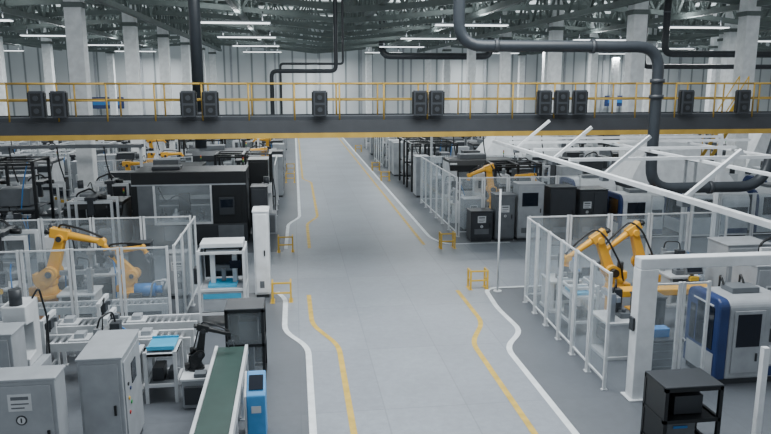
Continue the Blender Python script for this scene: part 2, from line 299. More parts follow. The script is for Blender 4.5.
def conveyor(x,y,rz,L,Wd,H,label,belt=GR,frame=W,rollers=False,group=None,name='conveyor'):
    t=thing(name,label,'conveyor',x,y,0,rz,group)
    for sy in(-1,1): obj('side_rail',M().b(-L/2,sy*Wd/2-.03,H-.16,L/2,sy*Wd/2+.03,H+.02),[frame],t,.006)
    n=max(2,int(L/1.3)+1)
    for i in range(n):
        X=-L/2+.12+i*(L-.24)/(n-1)
        for sy in(-1,1): obj('leg',M().b(X-.035,sy*Wd/2-.025,0,X+.035,sy*Wd/2+.025,H-.16).b(X-.06,sy*Wd/2-.05,0,X+.06,sy*Wd/2+.05,.02),[frame],t)
        obj('cross_bar',M().b(X-.02,-Wd/2,.3,X+.02,Wd/2,.35),[frame],t)
    if rollers:
        mb=M();k=int(L/.14)
        for i in range(k): mb.cyl((-L/2+.07+i*.14,-Wd/2+.03,H-.04),(-L/2+.07+i*.14,Wd/2-.03,H-.04),.04,n=8)
        obj('roller_bed',mb,[AL],t)
    else: obj('belt',M().b(-L/2+.02,-Wd/2+.035,H-.05,L/2-.02,Wd/2-.035,H-.01),[belt],t)
    obj('drive_motor',M().box(L*.3,0,H-.28,.3,.2,.2).cyl((L*.3+.15,0,H-.28),(L*.3+.35,0,H-.28),.08),[DG],t)
    return t
def station(x,y,rz,w,d,h,label,m=W,tray=CY,group=None,name='assembly_station',full=False):
    t=thing(name,label,'workstation',x,y,0,rz,group)
    for sx in(-1,1):
        for sy in(-1,1): obj('post',M().b(sx*(w/2-.03)-.03,sy*(d/2-.03)-.03,0,sx*(w/2-.03)+.03,sy*(d/2-.03)+.03,h),[m],t)
    for z in(h-.06,.95,.35):
        fr=M()
        for sy in(-1,1): fr.b(-w/2+.03,sy*(d/2-.03)-.025,z-.03,w/2-.03,sy*(d/2-.03)+.025,z+.03)
        for sx in(-1,1): fr.b(sx*(w/2-.03)-.025,-d/2+.03,z-.03,sx*(w/2-.03)+.025,d/2-.03,z+.03)
        obj('cross_rail',fr,[m],t)
    obj('table_top',M().b(-w/2+.06,-d/2+.06,.93,w/2-.06,d/2-.06,.98),[LG],t)
    if tray: obj('tray',M().b(-w*.3,-d*.35,.98,w*.3,d*.3,1.0).b(-w*.3,-d*.35,1,w*.3,-d*.33,1.04).b(-w*.3,d*.28,1,w*.3,d*.3,1.04).b(-w*.3,-d*.33,1,-w*.28,d*.28,1.04).b(w*.28,-d*.33,1,w*.3,d*.28,1.04),[tray],t,label='bright blue tray')
    obj('lower_shelf',M().b(-w/2+.06,-d/2+.06,.33,w/2-.06,d/2-.06,.37),[MG],t)
    if h>1.2:
        obj('light_bar',M().b(-w*.35,-.05,h-.14,w*.35,.05,h-.09),[W],t)
        if h>1.6: obj('back_panel',M().b(-w/2+.08,d/2-.06,1.05,w/2-.08,d/2-.04,h-.12),[DG if full else LG],t)
        obj('pneumatic_slide',M().box(0,d*.2,1.35,w*.5,.12,.14).box(0,d*.1,1.2,.1,.1,.3),[MG if full else DG],t)
        obj('monitor',M().box(w*.28,-d*.1,1.5,.3,.04,.2),[SCR],t)
    if full:
        obj('base_cabinet',M().b(-w/2+.07,-d/2+.04,.4,w/2-.07,d/2-.06,.9),[m],t,.01);obj('drawer',M().b(-w/2+.12,-d/2+.015,.74,w/2-.12,-d/2+.038,.86),[CY],t,label='blue drawer front');obj('drawer',M().b(-w/2+.12,-d/2+.015,.45,w/2-.12,-d/2+.038,.7),[LG],t)
        for sx in(-1,1): obj('side_panel',M().b(sx*(w/2-.03)-.008,-d/2+.07,1.0,sx*(w/2-.03)+.008,d/2-.07,h-.1),[LG],t)
        obj('top_unit',M().b(-w/2+.05,-d/2+.3,h,w/2-.05,d/2-.02,h+.12),[W],t,.02);obj('actuator_column',M().b(-.32,.0,1.0,-.2,.15,1.8).b(.22,.05,1.0,.34,.2,1.7),[W],t,.01)
        obj('control_box',M().b(-w/2-.1,-d/2+.1,1.1,-w/2-.01,-d/2+.4,1.5),[DG],t,.01)
    else: obj('control_unit',M().box(-w*.15,0,.5,w*.35,d*.5,.25).box(w*.25,0,.46,w*.2,d*.4,.17),[DG],t,.01)
    return t
def fixture(x,y,rz,label,group=None):
    t=thing('assembly_fixture',label,'workstation',x,y,0,rz,group)
    obj('base_frame',M().b(-.45,-.4,0,.45,.4,.08).b(-.42,-.37,.08,-.34,.37,.8).b(.34,-.37,.08,.42,.37,.8).b(-.45,-.4,.8,.45,.4,.86),[W],t,.01)
    obj('slide_column',M().b(-.38,.2,.86,-.26,.32,1.5).b(-.4,.1,1.3,.4,.2,1.42),[AL],t,.01);obj('slide_head',M().b(-.1,-.08,1.1,.12,.1,1.5).cyl((0,0,.95),(0,0,1.1),.04),[DG],t,.01)
    obj('jig_block',M().b(-.2,-.25,.86,.25,-.02,.98).cyl((-.08,-.14,.98),(-.08,-.14,1.06),.05).cyl((.12,-.14,.98),(.12,-.14,1.06),.05),[MG],t,.01)
    obj('valve_block',M().b(-.3,-.3,.3,.3,.3,.6),[DG],t,.01);obj('air_hose',M().tube([(-.32,.26,1.5),(-.32,.2,1.7),(0,.05,1.72),(.02,.02,1.5)],.018,6,k0=8),[BK],t);obj('air_hose',M().tube([(.3,.15,1.42),(.35,-.1,1.2),(.44,-.3,.9),(.44,-.39,.2)],.018,6,k0=8),[LB],t)
    return t
def tower(t,x,y,z):
    obj('signal_lamp',M().cyl((x,y,z),(x,y,z+.15),.015,n=6,m=0).cyl((x,y,z+.15),(x,y,z+.21),.03,n=10,m=1).cyl((x,y,z+.21),(x,y,z+.27),.03,n=10,m=2).cyl((x,y,z+.27),(x,y,z+.33),.03,n=10,m=3),[DG,GRN,YE,RED],t)
def enclosed(x,y,rz,w,d,h,label,body=W,accent=DG,group=None,name='enclosed_machine'):
    t=thing(name,label,'machine',x,y,0,rz,group)
    obj('base',M().b(-w/2+.05,-d/2+.05,0,w/2-.05,d/2-.05,.15),[DG],t);obj('lower_body',M().b(-w/2,-d/2,.15,w/2,d/2,.9),[body],t,.03)
    f=M().b(-w/2,-d/2,.9,-w/2+.35,d/2,h).b(w/2-.55,-d/2,.9,w/2,d/2,h).b(-w/2+.35,d/2-.1,.9,w/2-.55,d/2,h)
    obj('upper_body',f,[body],t,.02);obj('hood',M().prism([(-d/2-.03,h-.35),(-d/2+.3,h),(d/2,h),(d/2,h+.12),(-d/2+.2,h+.12),(-d/2-.03,h-.1)],'x',-w/2,w/2),[accent],t,.01)
    obj('work_bed',M().b(-w/2+.35,-d/2+.1,.88,w/2-.55,d/2-.1,1.0).box(-.1,0,1.1,w*.35,d*.3,.2),[MG],t);obj('gantry_head',M().box(-.1,.1,1.75,w*.5,.2,.22).box(0,0,1.5,.25,.25,.4),[W],t)
    obj('roof_unit',M().b(-w*.3,-d*.1,h+.121,w*.1,d*.35,h+.35),[MG],t,.02)
    dx=(w-.9)/2
    for i in range(2):
        x0=-w/2+.36+i*dx
        dr=obj('door',M().b(x0,-d/2-.02,.9,x0+dx-.02,-d/2,1.0).b(x0,-d/2-.02,h-.4,x0+dx-.02,-d/2,h-.32).b(x0,-d/2-.02,1,x0+.06,-d/2,h-.4).b(x0+dx-.08,-d/2-.02,1,x0+dx-.02,-d/2,h-.4),[accent],t)
        obj('window',M().b(x0+.06,-d/2-.014,1,x0+dx-.08,-d/2-.006,h-.4),[GL],dr);obj('handle',M().b(x0+(dx-.14 if i==0 else .07),-d/2-.05,1.2,x0+(dx-.11 if i==0 else .1),-d/2-.02,1.5),[AL],dr)
    cp=obj('control_panel',M().b(w/2-.48,-d/2-.06,1.15,w/2-.08,-d/2-.005,1.75),[accent],t,.01);obj('screen',M().b(w/2-.43,-d/2-.065,1.42,w/2-.13,-d/2-.061,1.68),[SCR],cp)
    tower(t,w/2-.2,d/2-.2,h+.12);return t
def openmachine(x,y,w,d,h,label):
    t=thing('processing_machine',label,'machine',x,y,0,0)
    obj('base',M().b(-w/2+.05,-d/2+.05,0,w/2-.05,d/2-.05,.12),[BK],t);obj('lower_body',M().b(-w/2,-d/2,.12,w/2,d/2,.8),[DG],t,.02)
    obj('hood',M().b(-w/2,-d/2,h-.5,w/2,d/2,h),[BK],t,.03);obj('hood_trim',M().b(-w/2+.02,-d/2-.015,h-.5,w/2-.02,-d/2-.001,h-.45),[LG],t)
    for sx in(-1,1):
        for yy in(-d/2,d/2-.14): obj('frame_post',M().b(sx*(w/2-.1)-.1,yy,.8,sx*(w/2-.1)+.1,yy+.14,h-.5),[BK],t)
    for sx in(-1,1): obj('side_panel',M().b(sx*(w/2-.04)-.015,-d/2+.14,.8,sx*(w/2-.04)+.015,d/2-.14,h-.5),[MG],t)
    obj('rear_panel',M().b(-w/2+.16,.2,.8,w/2-.16,.24,h-.5),[LG],t);obj('work_bed',M().b(-w/2+.1,-d/2+.06,.801,w/2-.1,.19,.9),[LG],t,.01)
    obj('interior_fill_glow',M().b(-w/2+.6,-.5,h-.55,w/2-1.2,-.4,h-.501),[LAMP],t)  # glowing strip added under the hood to brighten the dark interior
    obj('front_panel',M().b(-w/2+.2,-d/2,.81,-w/2+.75,-d/2+.05,h-.5),[MG],t,.01,'grey front panel');obj('front_panel',M().b(w/2-1.25,-d/2,.81,w/2-.2,-d/2+.05,h-.5),[BK],t,.01,'black front panel')
    obj('linear_axis',M().b(-w/2+.8,-.1,1.6,w/2-1.3,.06,1.75).b(-w/2+.8,-.14,1.35,w/2-1.3,-.1,1.4),[W],t,.01);obj('spindle_head',M().b(-.5,-.35,1.2,-.1,-.12,1.85).cyl((-.3,-.24,.98),(-.3,-.24,1.2),.07),[DG],t,.02)
    for k in range(4):
        xx=-w*.26+k*w*.115;obj('clamp_unit',M().box(xx,-.5,1.02,.2,.32,.24).cyl((xx,-.5,1.14),(xx,-.5,1.32),.05),[[MG,W,DG][k%3]],t,.01)
    wd=obj('front_window',M().b(-w/2+.83,-d/2+.0,.89,w/2-1.32,-d/2+.012,h-.51),[GL],t)
    for i in range(4):
        x0=-w/2+.1+i*(w-.2)/4;obj('lower_panel',M().b(x0,-d/2-.02,.2,x0+(w-.2)/4-.04,-d/2-.002,.74),[[DG,MG,DG,MG][i]],t,.01)
    obj('front_frame',M().b(-w/2+.75,-d/2-.02,.8,-w/2+.83,-d/2+.04,h-.5).b(w/2-1.32,-d/2-.02,.8,w/2-1.26,-d/2+.04,h-.5).b(-w/2+.83,-d/2-.02,.8,w/2-1.32,-d/2+.04,.88),[W],t)
    cp=obj('control_panel',M().b(w/2-1.0,-d/2-.1,1.15,w/2-.45,-d/2-.02,1.8),[DG],t,.01);obj('screen',M().b(w/2-.95,-d/2-.106,1.42,w/2-.5,-d/2-.101,1.72),[SCR],cp)
    obj('roof_unit',M().b(-w*.35,-.3,h+.001,-w*.1,.4,h+.12),[DG],t,.02);obj('cable',M().tube([(-w*.28,-.7,2.15),(-w*.22,-.75,1.6),(-w*.12,-.7,1.9),(0,-.6,1.5)],.025,6,k0=8),[BK],t)
    tower(t,w/2-.2,d/2-.2,h);return t
def bluewhite(x,y,rz,w=1.7,d=1.3,h=1.5,label='white and blue enclosed machine with black window and rounded top',group=None,m=PW,r=.28,e=.12,detail=False):
    t=thing('moulding_machine',label,'machine',x,y,0,rz,group)
    obj('base',M().b(-w/2+.05,-d/2+.05,0,w/2-.05,d/2-.05,.12),[DG],t)
    P=[(-d/2,.12),(d/2,.12)]
    for i in range(7): a=math.pi/2*i/6;P.append((d/2-r+r*math.cos(a),h-r+r*math.sin(a)))
    for i in range(7): a=math.pi/2+math.pi/2*i/6;P.append((-d/2+r+r*math.cos(a),h-r+r*math.sin(a)))
    obj('shell',M().prism(P,'x',-w/2+e,w/2),[m],t,.04);Q=[(u*1.03,(v-.12)*1.02+.12) for u,v in P]
    obj('end_shell',M().prism(Q,'x',-w/2,-w/2+e),[BL],t,.04,'dark blue end shell')
    obj('window',M().b(-w/2-.012,-d/2+.16,h*.4,-w/2-.001,d/2-.4,h-.18).b(-w/2-.012,d/2-.34,h*.4,-w/2-.001,d/2-.16,h-.3),[SCR],t)
    dr=obj('door',M().b(-w/2+e+.1,-d/2-.03,.25,.15+e*.3,-d/2-.003,h-.2),[m],t,.012);obj('window',M().b(-w/2+e+.16,-d/2-.036,h*.46,.07+e*.3,-d/2-.031,h-.27),[SCR],dr);obj('handle',M().b(.07,-d/2-.06,.5,.1,-d/2-.031,.66),[DG],dr)
    obj('side_stripe',M().b(.3,-d/2-.012,.16,w/2-.02,-d/2-.002,.36),[BL],t);obj('vent_grille',M().b(.36,-d/2-.014,h*.5,w/2-.08,-d/2-.003,h*.66),[DG],t);obj('lower_skirt',M().b(-w/2-.01,-d/2+.1,.15,-w/2-.001,d/2-.1,h*.36),[m],t)
    obj('roof_unit',M().box(.1,.1,h+.06,w*.4,d*.35,.12),[MG],t,.01)
    if detail:
        obj('upper_panel',M().b(.36,-d/2-.014,h*.7,w/2-.08,-d/2-.003,h*.84),[MG],t,.004);obj('service_hatch',M().b(.36,-d/2-.014,.4,w/2-.08,-d/2-.003,h*.46),[W],t,.004)
        for k in range(3): obj('button',M().cyl((.42+k*.09,-d/2-.03,h*.77),(.42+k*.09,-d/2-.015,h*.77),.025,n=10),[[RED,GRN,YE][k]],t)
        obj('side_light_strip',M().b(-w/2-.016,-d/2+.2,h-.16,-w/2-.002,d/2-.25,h-.13),[W],t)
        for xx in(-.2,.25): obj('roof_cable',M().tube([(xx,.2,h+.1),(xx,.35,h+.3),(xx+.1,.5,h+.1),(xx+.1,d/2+.03,.6)],.025,6,k0=6),[BK],t)
    return t
def rack(x,y,rz,w,d,h,label,m=BK,group=None,name='machine_frame'):
    t=thing(name,label,'frame',x,y,0,rz,group)
    for sx in(-1,0,1):
        for sy in(-1,1): obj('post',M().b(sx*(w/2-.05)-.05,sy*(d/2-.05)-.05,0,sx*(w/2-.05)+.05,sy*(d/2-.05)+.05,h),[m],t)
    for z in(.5,1.3,h-.08):
        for sy in(-1,1): obj('beam',M().b(-w/2,sy*(d/2-.05)-.04,z-.04,w/2,sy*(d/2-.05)+.04,z+.04),[m],t)
    for z in(.54,1.34): obj('shelf',M().b(-w/2+.1,-d/2+.1,z,w/2-.1,d/2-.1,z+.04),[MG],t)
    obj('roof_frame',M().b(-w/2,-d/2,h,w/2,-d/2+.12,h+.05).b(-w/2,d/2-.12,h,w/2,d/2,h+.05).b(-w/2,-d/2+.12,h,-w/2+.12,d/2-.12,h+.05).b(w/2-.12,-d/2+.12,h,w/2,d/2-.12,h+.05).b(-.06,-d/2+.12,h,.06,d/2-.12,h+.05),[m],t)
    obj('process_unit',M().box(-w*.25,0,.95,w*.3,d*.5,.7),[LG],t,.02);obj('process_unit',M().box(w*.2,0,1.75,w*.35,d*.5,.65),[MG],t,.02);obj('process_unit',M().box(-w*.2,0,1.6,w*.2,d*.4,.4),[W],t,.02);obj('drive_unit',M().box(w*.25,-.1,.85,w*.25,d*.5,.5),[DG],t,.02);obj('spindle',M().cyl((-w*.2,0,1.8),(-w*.2,0,h-.1),.08),[AL],t)
    obj('cable',M().tube([(-w*.4,-d*.3,h),(-w*.35,-d*.35,h-.6),(-w*.1,-d*.38,h-.5),(w*.05,-d*.3,1.5),(w*.1,-d*.4,.6)],.025,6,k0=10),[BK],t);obj('cable',M().tube([(w*.4,-d*.3,h),(w*.35,-d*.4,h-.8),(w*.3,-d*.42,1.2),(w*.36,-d*.4,.3)],.025,6,k0=10),[LB],t)
    return t
def cabletray(x,y,rz,L,h,label,group=None):
    t=thing('cable_tray',label,'cable tray',x,y,0,rz,group)
    obj('tray_ladder',M().b(-L/2,-.2,h,L/2,-.16,h+.12).b(-L/2,.16,h,L/2,.2,h+.12).b(-L/2,-.16,h,L/2,.16,h+.02),[MG],t)
    for k in(-L/2+.1,L/2-.1): obj('support_post',M().b(k-.05,-.05,0,k+.05,.05,h),[FG],t)
    for k in range(4):
        xx=-L*.35+k*L*.22;obj('drop_cable',M().tube([(xx,0,h+.05),(xx+.1,-.28,h+.05),(xx+.15,-.3,h-.6),(xx+.3,-.25,h-1.3)],.03,6,k0=6),[BK],t)
    obj('cable_bundle',M().cyl((-L/2+.05,-.05,h+.07),(L/2-.05,-.05,h+.07),.06,n=8),[BK],t)
    return t
# ---------- yellow guards
y0=thing('corner_guard','thin yellow open floor barrier frame','barrier',-.45,18.7,group='yellow aisle barriers')
for x in(-.25,.25):
    for yy in(0,.32): obj('post',M().b(x-.025,yy-.025,0,x+.025,yy+.025,.58),[YE],y0)
for z in(.28,.56): obj('rail',M().b(-.225,-.022,z-.022,.225,.022,z+.022).b(-.272,.025,z-.022,-.228,.295,z+.022).b(.228,.025,z-.022,.272,.295,z+.022),[YE],y0)
for x in(-.25,.25): obj('foot_plate',M().b(x-.06,-.05,0,x+.06,.37,.012),[YE],y0)
for X,Y in((-.4,24.5),(5.45,24.3),(5.25,19.2),(-.3,42),(5.45,42),(-.3,47),(5.45,47),(5.45,60)): dup(y0,X,Y)
# ---------- CELL A (left)
fence_run((-8.4,16.3),(-2.95,16.3),5,2.25,'robot cell fence by the pallet conveyor')
fence_run((-2.85,16.35),(-2.85,20.0),3,2.25,'robot cell fence by the pallet conveyor')
fence_run((-8.4,20.1),(-2.95,20.1),4,2.25,'robot cell fence by the pallet conveyor')
robot(-6.35,18.2,0,-5,18,-12,-65,.96,label='orange articulated robot arm reaching forward over a table',ped=.6,f_=1.08)
robot(-4.4,18.5,0,-5,-42,8,-60,.74,label='orange articulated robot arm folded low with grey gripper',ped=.7,f_=1.08)
fixture(-5.35,19.5,0,'white assembly fixture with grey slide head and hoses','assembly fixtures')
fixture(-7.6,18.4,0,'white assembly fixture with grey slide head and hoses','assembly fixtures')
fixture(-5.4,17.7,180,'white assembly fixture with grey slide head and hoses','assembly fixtures')
cabinet(-3.3,19.6,.5,.4,1.3,0,'small grey cabinet inside the robot cell')
cabinet(-4.3,19.6,.6,.4,1.6,0,'dark cabinet inside the robot cell',m=DG,sticker=False)
conveyor(-5.6,16.85,0,5.0,.45,.75,'white framed roller conveyor inside the robot cell',rollers=True)
# front conveyors
conveyor(-5.0,15.2,0,5.6,.5,.85,'white framed roller conveyor along the fence',rollers=True,group='pallet conveyors')
conveyor(-5.0,14.2,0,5.6,.5,.85,'white framed roller conveyor carrying white blocks',rollers=True,group='pallet conveyors')
pc=thing('workpiece_carrier','white square workpiece carrier on the conveyor','workpiece carrier',-6.5,14.2,.856,group='workpiece carriers')
obj('plate',M().b(-.2,-.2,0,.2,.2,.04),[W],pc,.005);obj('workpiece',M().b(-.1,-.12,.04,.1,.12,.14),[LG],pc,.01)
for X,Y in((-5.6,14.2),(-4.4,14.2),(-3.1,14.2),(-6.8,15.2),(-4.9,15.2),(-3.5,15.2)): dup(pc,X,Y)
fixture(-3.45,13.25,90,'white assembly fixture beside the pallet conveyors')
def gantrypick(x,y,label):
    t=thing('pick_unit',label,'machine',x,y,0,0,'pick units over the conveyors')
    for yy in(-.34,.34): obj('post',M().b(-.03,yy-.03,0,.03,yy+.03,1.3),[FG],t)
    obj('cross_beam',M().b(-.04,-.38,1.3,.04,.38,1.38),[FG],t);obj('pick_head',M().b(-.08,-.09,1.1,.08,.09,1.299).cyl((0,0,1.02),(0,0,1.1),.03),[DG],t,.01);obj('sensor_box',M().b(.04,.1,1.2,.13,.24,1.29),[MG],t);obj('hose',M().tube([(0,-.1,1.3),(.12,-.25,1.5),(.08,-.34,1.3),(.04,-.37,.6)],.015,6,k0=8),[BK],t)
    return t
gp=gantrypick(-3.8,14.2,'slim pick unit with dark head straddling the conveyor');dup(gp,-5.0,14.2);dup(gp,-4.2,15.2);dup(gp,-6.1,15.2)
cabinet(-3.95,10.1,.95,.45,1.82,0,'light grey steel control cabinet with white label and round symbol',m=LG,lz=.76)
cabinet(-3.05,11.2,.65,1.25,1.8,0,'light grey control cabinet with coloured buttons on its side',m=LG,side_panel=True,sticker=False)
cabinet(-5.3,12.3,.9,.6,1.75,0,'plain light grey control cabinet beside the conveyors')
conveyor(-1.33,11.3,90,4.2,.58,.85,'dark green belt conveyor on a white frame',name='belt_conveyor')
station(-2.6,13.2,0,.6,.8,1.02,'white aluminium trolley carrying a bright blue tray',tray=None,name='tray_trolley')
ab=thing('arm_stand','grey equipment stand beside the belt conveyor','stand',-1.95,12.8)
obj('stand_body',M().b(-.22,-.3,0,.22,.3,.55),[LG],ab,.02);obj('stand_top',M().b(-.25,-.33,.55,.25,.33,.6),[W],ab,.01);obj('side_box',M().b(-.18,-.36,.1,.18,-.301,.45),[DG],ab,.01);obj('jig_plate',M().b(.0,-.3,.601,.22,-.1,.68),[MG],ab,.01)
robot(-1.97,12.95,.602,10,10,-20,-80,.46,col=BK,label='small black tabletop robot arm on an equipment stand',ped=0,name='small_robot')
t=top(obj('tray',M().b(-.25,-.3,0,.25,.3,.03).b(-.25,-.3,.03,.25,-.27,.07).b(-.25,.27,.03,.25,.3,.07),[CY]),'bright blue parts tray on the white trolley','tray');t.location=(-2.6,13.2,1.025)
def openbox(x,y,w,d,h,label,rz=0,glass=True):
    t=thing('dark_enclosure',label,'machine enclosure',x,y,0,rz)
    for sx in(-1,1):
        for sy in(-1,1): obj('post',M().b(sx*(w/2-.03)-.03,sy*(d/2-.03)-.03,0,sx*(w/2-.03)+.03,sy*(d/2-.03)+.03,h),[BK],t)
    for z in(.05,h*.5,h-.03):
        obj('frame_rail',M().b(-w/2,-d/2,z-.03,w/2,-d/2+.05,z+.03).b(-w/2,d/2-.05,z-.03,w/2,d/2,z+.03).b(-w/2,-d/2+.05,z-.03,-w/2+.05,d/2-.05,z+.03).b(w/2-.05,-d/2+.05,z-.03,w/2,d/2-.05,z+.03),[BK],t)
    obj('top_panel',M().b(-w/2,-d/2,h,w/2,d/2,h+.03),[DG],t,.01)
    obj('back_panel',M().b(-w/2+.06,d/2-.04,.1,w/2-.06,d/2-.02,h-.06),[BK],t);obj('shelf',M().b(-w/2+.06,-d/2+.06,h*.48,w/2-.06,d/2-.06,h*.5),[BK],t)
    obj('side_panel',M().b(-w/2+.01,-d/2+.06,.1,-w/2+.03,d/2-.06,h-.06),[BK],t);obj('inner_unit',M().box(-.05,.05,h*.26,w*.5,d*.5,h*.35),[MG],t,.01);obj('inner_unit',M().box(.05,.05,h*.65,w*.5,d*.5,h*.28),[DG],t,.01)
    obj('status_strip',M().b(-w*.2,-d*.21,h*.3,w*.05,-d*.2,h*.34),[LB],t)
    if glass: obj('pane',M().b(-w/2+.06,-d/2+.01,.1,w/2-.06,-d/2+.02,h-.06),[GL],t)
    return t
openbox(-1.08,14.0,.78,.75,1.5,'dark framed machine enclosure with glazed front beside the aisle')
openbox(6.3,10.15,1.0,.7,1.15,'black open framed low enclosure with equipment inside',glass=False)
# kiosk
k=thing('control_kiosk','slim light blue operator kiosk with slanted top and pale edge','kiosk',-.75,11.4,0,0)
KB=mat('kiosk_blue_paint',(70,146,204),.4)
obj('body',M().prism([(-.2,0),(.2,0),(.2,1.08),(-.2,.78)],'x',-.16,.16),[KB],k,.02);obj('edge_panel',M().prism([(-.2,0),(.2,0),(.2,1.08),(-.2,.78)],'x',-.2,-.161),[W],k,.01,'pale side edge');obj('panel_mark',M().b(-.08,-.212,.48,.08,-.201,.6),[W],k)
obj('screen',M().box(0,0,.945,.24,.28,.02,0,Matrix.Rotation(math.atan2(.3,.4),3,'X')),[SCR],k)
station(-1.85,17.4,0,1.15,1.0,1.95,'white framed assembly station with dark interior and bright blue tray',full=True)
cabinet(-.98,19.6,.42,.8,2.45,0,'tall narrow white cabinet at the aisle corner',m=PW,sticker=False)
# ---------- big machine left
openmachine(-3.85,27.0,4.1,1.9,2.75,'large enclosed black machine with window and grey side panels')
cabinet(-1.35,26.6,.6,.9,2.1,0,'dark grey electrical cabinet beside the big machine',m=DG,sticker=False)
cabinet(-1.5,29.6,.8,1.2,2.8,0,'tall black cabinet at the aisle edge',m=BK,sticker=False)
rack(-11.0,27.6,0,3.2,1.8,3.1,'black steel machine frame with grey process units')
enclosed(-14.8,27.7,0,2.6,1.8,2.2,'grey enclosed machine with dark hood',body=LG)
enclosed(-7.2,26.5,0,2.0,1.5,1.6,'low dark enclosed machine beside the column',body=MG,accent=BK)
for X,Y in((-12.0,25.4),(-9.6,25.3)): fixture(X,Y,0,'white assembly fixture near the columns','assembly fixtures')
# ---------- CELL B
fence_run((6.25,26.2),(11.2,26.2),5,2.35,'robot cell fence beyond the cross aisle')
fence_run((6.2,26.25),(6.2,34.0),6,2.35,'robot cell fence beyond the cross aisle')
fence_run((6.25,34.1),(11.2,34.1),4,2.35,'robot cell fence beyond the cross aisle')
robot(8.5,29.0,0,185,8,-20,-80,.86,ped=1.0,label='orange articulated robot arm inside the glazed cell',f_=1.15)
robot(10.6,28.9,0,180,35,0,-40,.65,ped=1.5,label='orange articulated robot arm stretched over a machine')
rack(9.9,30.9,0,2.2,1.6,2.3,'black machine frame inside the glazed cell')
cabinet(6.95,25.6,.85,.7,1.15,0,'low dark grey machine cabinet',m=DG);cabinet(7.85,25.6,.75,.7,1.75,0,'grey machine cabinet in front of the fence',m=MG)
cabinet(8.85,25.6,1.0,.7,2.15,0,'grey control cabinet with screen in front of the fence',m=LG,screen=True,sticker=False)
cabinet(10.1,25.6,1.0,.8,2.0,0,'dark grey machine cabinet by the fence',m=DG,sticker=False);cabinet(11.3,25.6,1.1,.9,1.9,0,'dark grey double door machine cabinet by the fence',m=DG,doors=2);
enclosed(8.8,32.8,0,3.2,1.6,2.2,'black topped machine behind the robot',accent=BK)
fixture(7.2,31.1,0,'white assembly fixture inside the glazed cell');fixture(8.8,27.4,0,'white assembly fixture inside the glazed cell');cabinet(7.1,27.4,.8,.7,1.3,0,'grey cabinet inside the glazed cell');fixture(10.4,27.5,0,'white assembly fixture inside the glazed cell');fixture(7.0,29.3,90,'white assembly fixture inside the glazed cell')
# ---------- CELL C
fence_run((5.95,12.25),(6.2,17.9),6,2.4,'front robot cell fence')
fence_run((6.25,18.0),(12.1,18.0),5,2.4,'front robot cell fence')
fence_run((6.75,12.15),(7.95,12.15),2,2.2,'front robot cell fence')
sp=top(obj('marker_pole',M().cyl((0,0,0),(0,0,3.0),.03,n=10).cyl((0,0,0),(0,0,.02),.12,n=16),[FG]),'slim white pole at the fence corner','pole');sp.location=(5.75,19.0,0)
robot(8.05,16.4,0,180,22,-34,-82,.87,ped=.78,label='orange articulated robot arm bent over its table',f_=1.0)
robot(9.1,16.8,0,184,18,-36,-85,.87,ped=.86,label='orange articulated robot arm raised beside its twin',f_=1.0)
tb=thing('robot_platform','long orange beam table between the robots','platform',8.8,15.5)
obj('table_top',M().b(-1.3,-.2,.88,1.3,.2,1.04),[OR],tb,.02)
for x in(-1.15,1.1):
    for yy in(-.14,.14): obj('leg',M().b(x-.05,yy-.05,0,x+.05,yy+.05,.88),[W],tb)
station(6.72,15.6,0,.7,.9,1.25,'white fixture table with blue tray inside the cell',name='fixture_table')
fixture(7.0,14.1,90,'white assembly fixture beside the robots','assembly fixtures');fixture(7.0,17.3,0,'white assembly fixture beside the robots','assembly fixtures');fixture(10.3,17.3,0,'white assembly fixture beside the robots','assembly fixtures')
cabinet(7.9,14.4,.6,.5,1.2,0,'dark cabinet under the robot table',m=DG,sticker=False)
bluewhite(8.95,12.75,0,1.5,1.15,1.75,m=LG,r=.18,label='grey machine with dark blue end and black window',e=.22,detail=True)
cabinet(10.6,14.4,.8,.9,1.9,0,'light grey cabinet behind the moulding machine');cabinet(11.4,16.4,1.2,.9,1.9,0,'light grey cabinet near the fence')
pt=thing('portal_frame','white steel portal frame across the cell entrance','portal frame',6.45,11.9)
obj('post',M().b(-.18,-.14,0,.18,.14,2.58).b(-.25,-.2,0,.25,.2,.03),[PW],pt,.02);obj('post',M().b(4.2,-.14,0,4.5,.14,2.58),[PW],pt,.02);obj('cross_beam',M().b(-.18,-.13,2.58,4.5,.13,2.79),[PW],pt,.02);obj('side_control_box',M().box(-.21,-.0,1.5,.04,.15,.25),[DG],pt)
vp=top(obj('marker_pole',M().b(-.05,-.05,0,.05,.05,1.7).b(-.1,-.1,0,.1,.1,.02),[PW]),'slim white post near the low black enclosure','pole');vp.location=(7.6,10.0,0)
ov=thing('overhead_rail_frame','white overhead rail grid with diagonal braces under the walkway','overhead rail',5.65,0)
obj('rail',M().b(-.045,5,4.26,.045,19.5,4.345),[PW],ov,.01);obj('rail',M().b(3.0,10,4.27,3.07,19.5,4.34),[PW],ov,.01);obj('rail',M().b(5.2,12,4.27,5.26,19.5,4.33),[PW],ov,.01)
for yy in(9.5,12.2,14.8,17.4): obj('brace',M().bar((.03,yy,4.33),(.85,yy,5.0),.06),[PW],ov);obj('bracket',M().b(-.06,yy-.08,4.19,.06,yy+.08,4.26),[MG],ov)
for yy in(19.45,18.2,16.2,14.0): obj('cross_rail',M().b(.045,yy-.04,4.345,7 if yy>18 else 5.26,yy+.04,4.41),[PW],ov)
obj('support_post',M().b(6.9,19.4,0,7.0,19.5,4.345),[PW],ov)
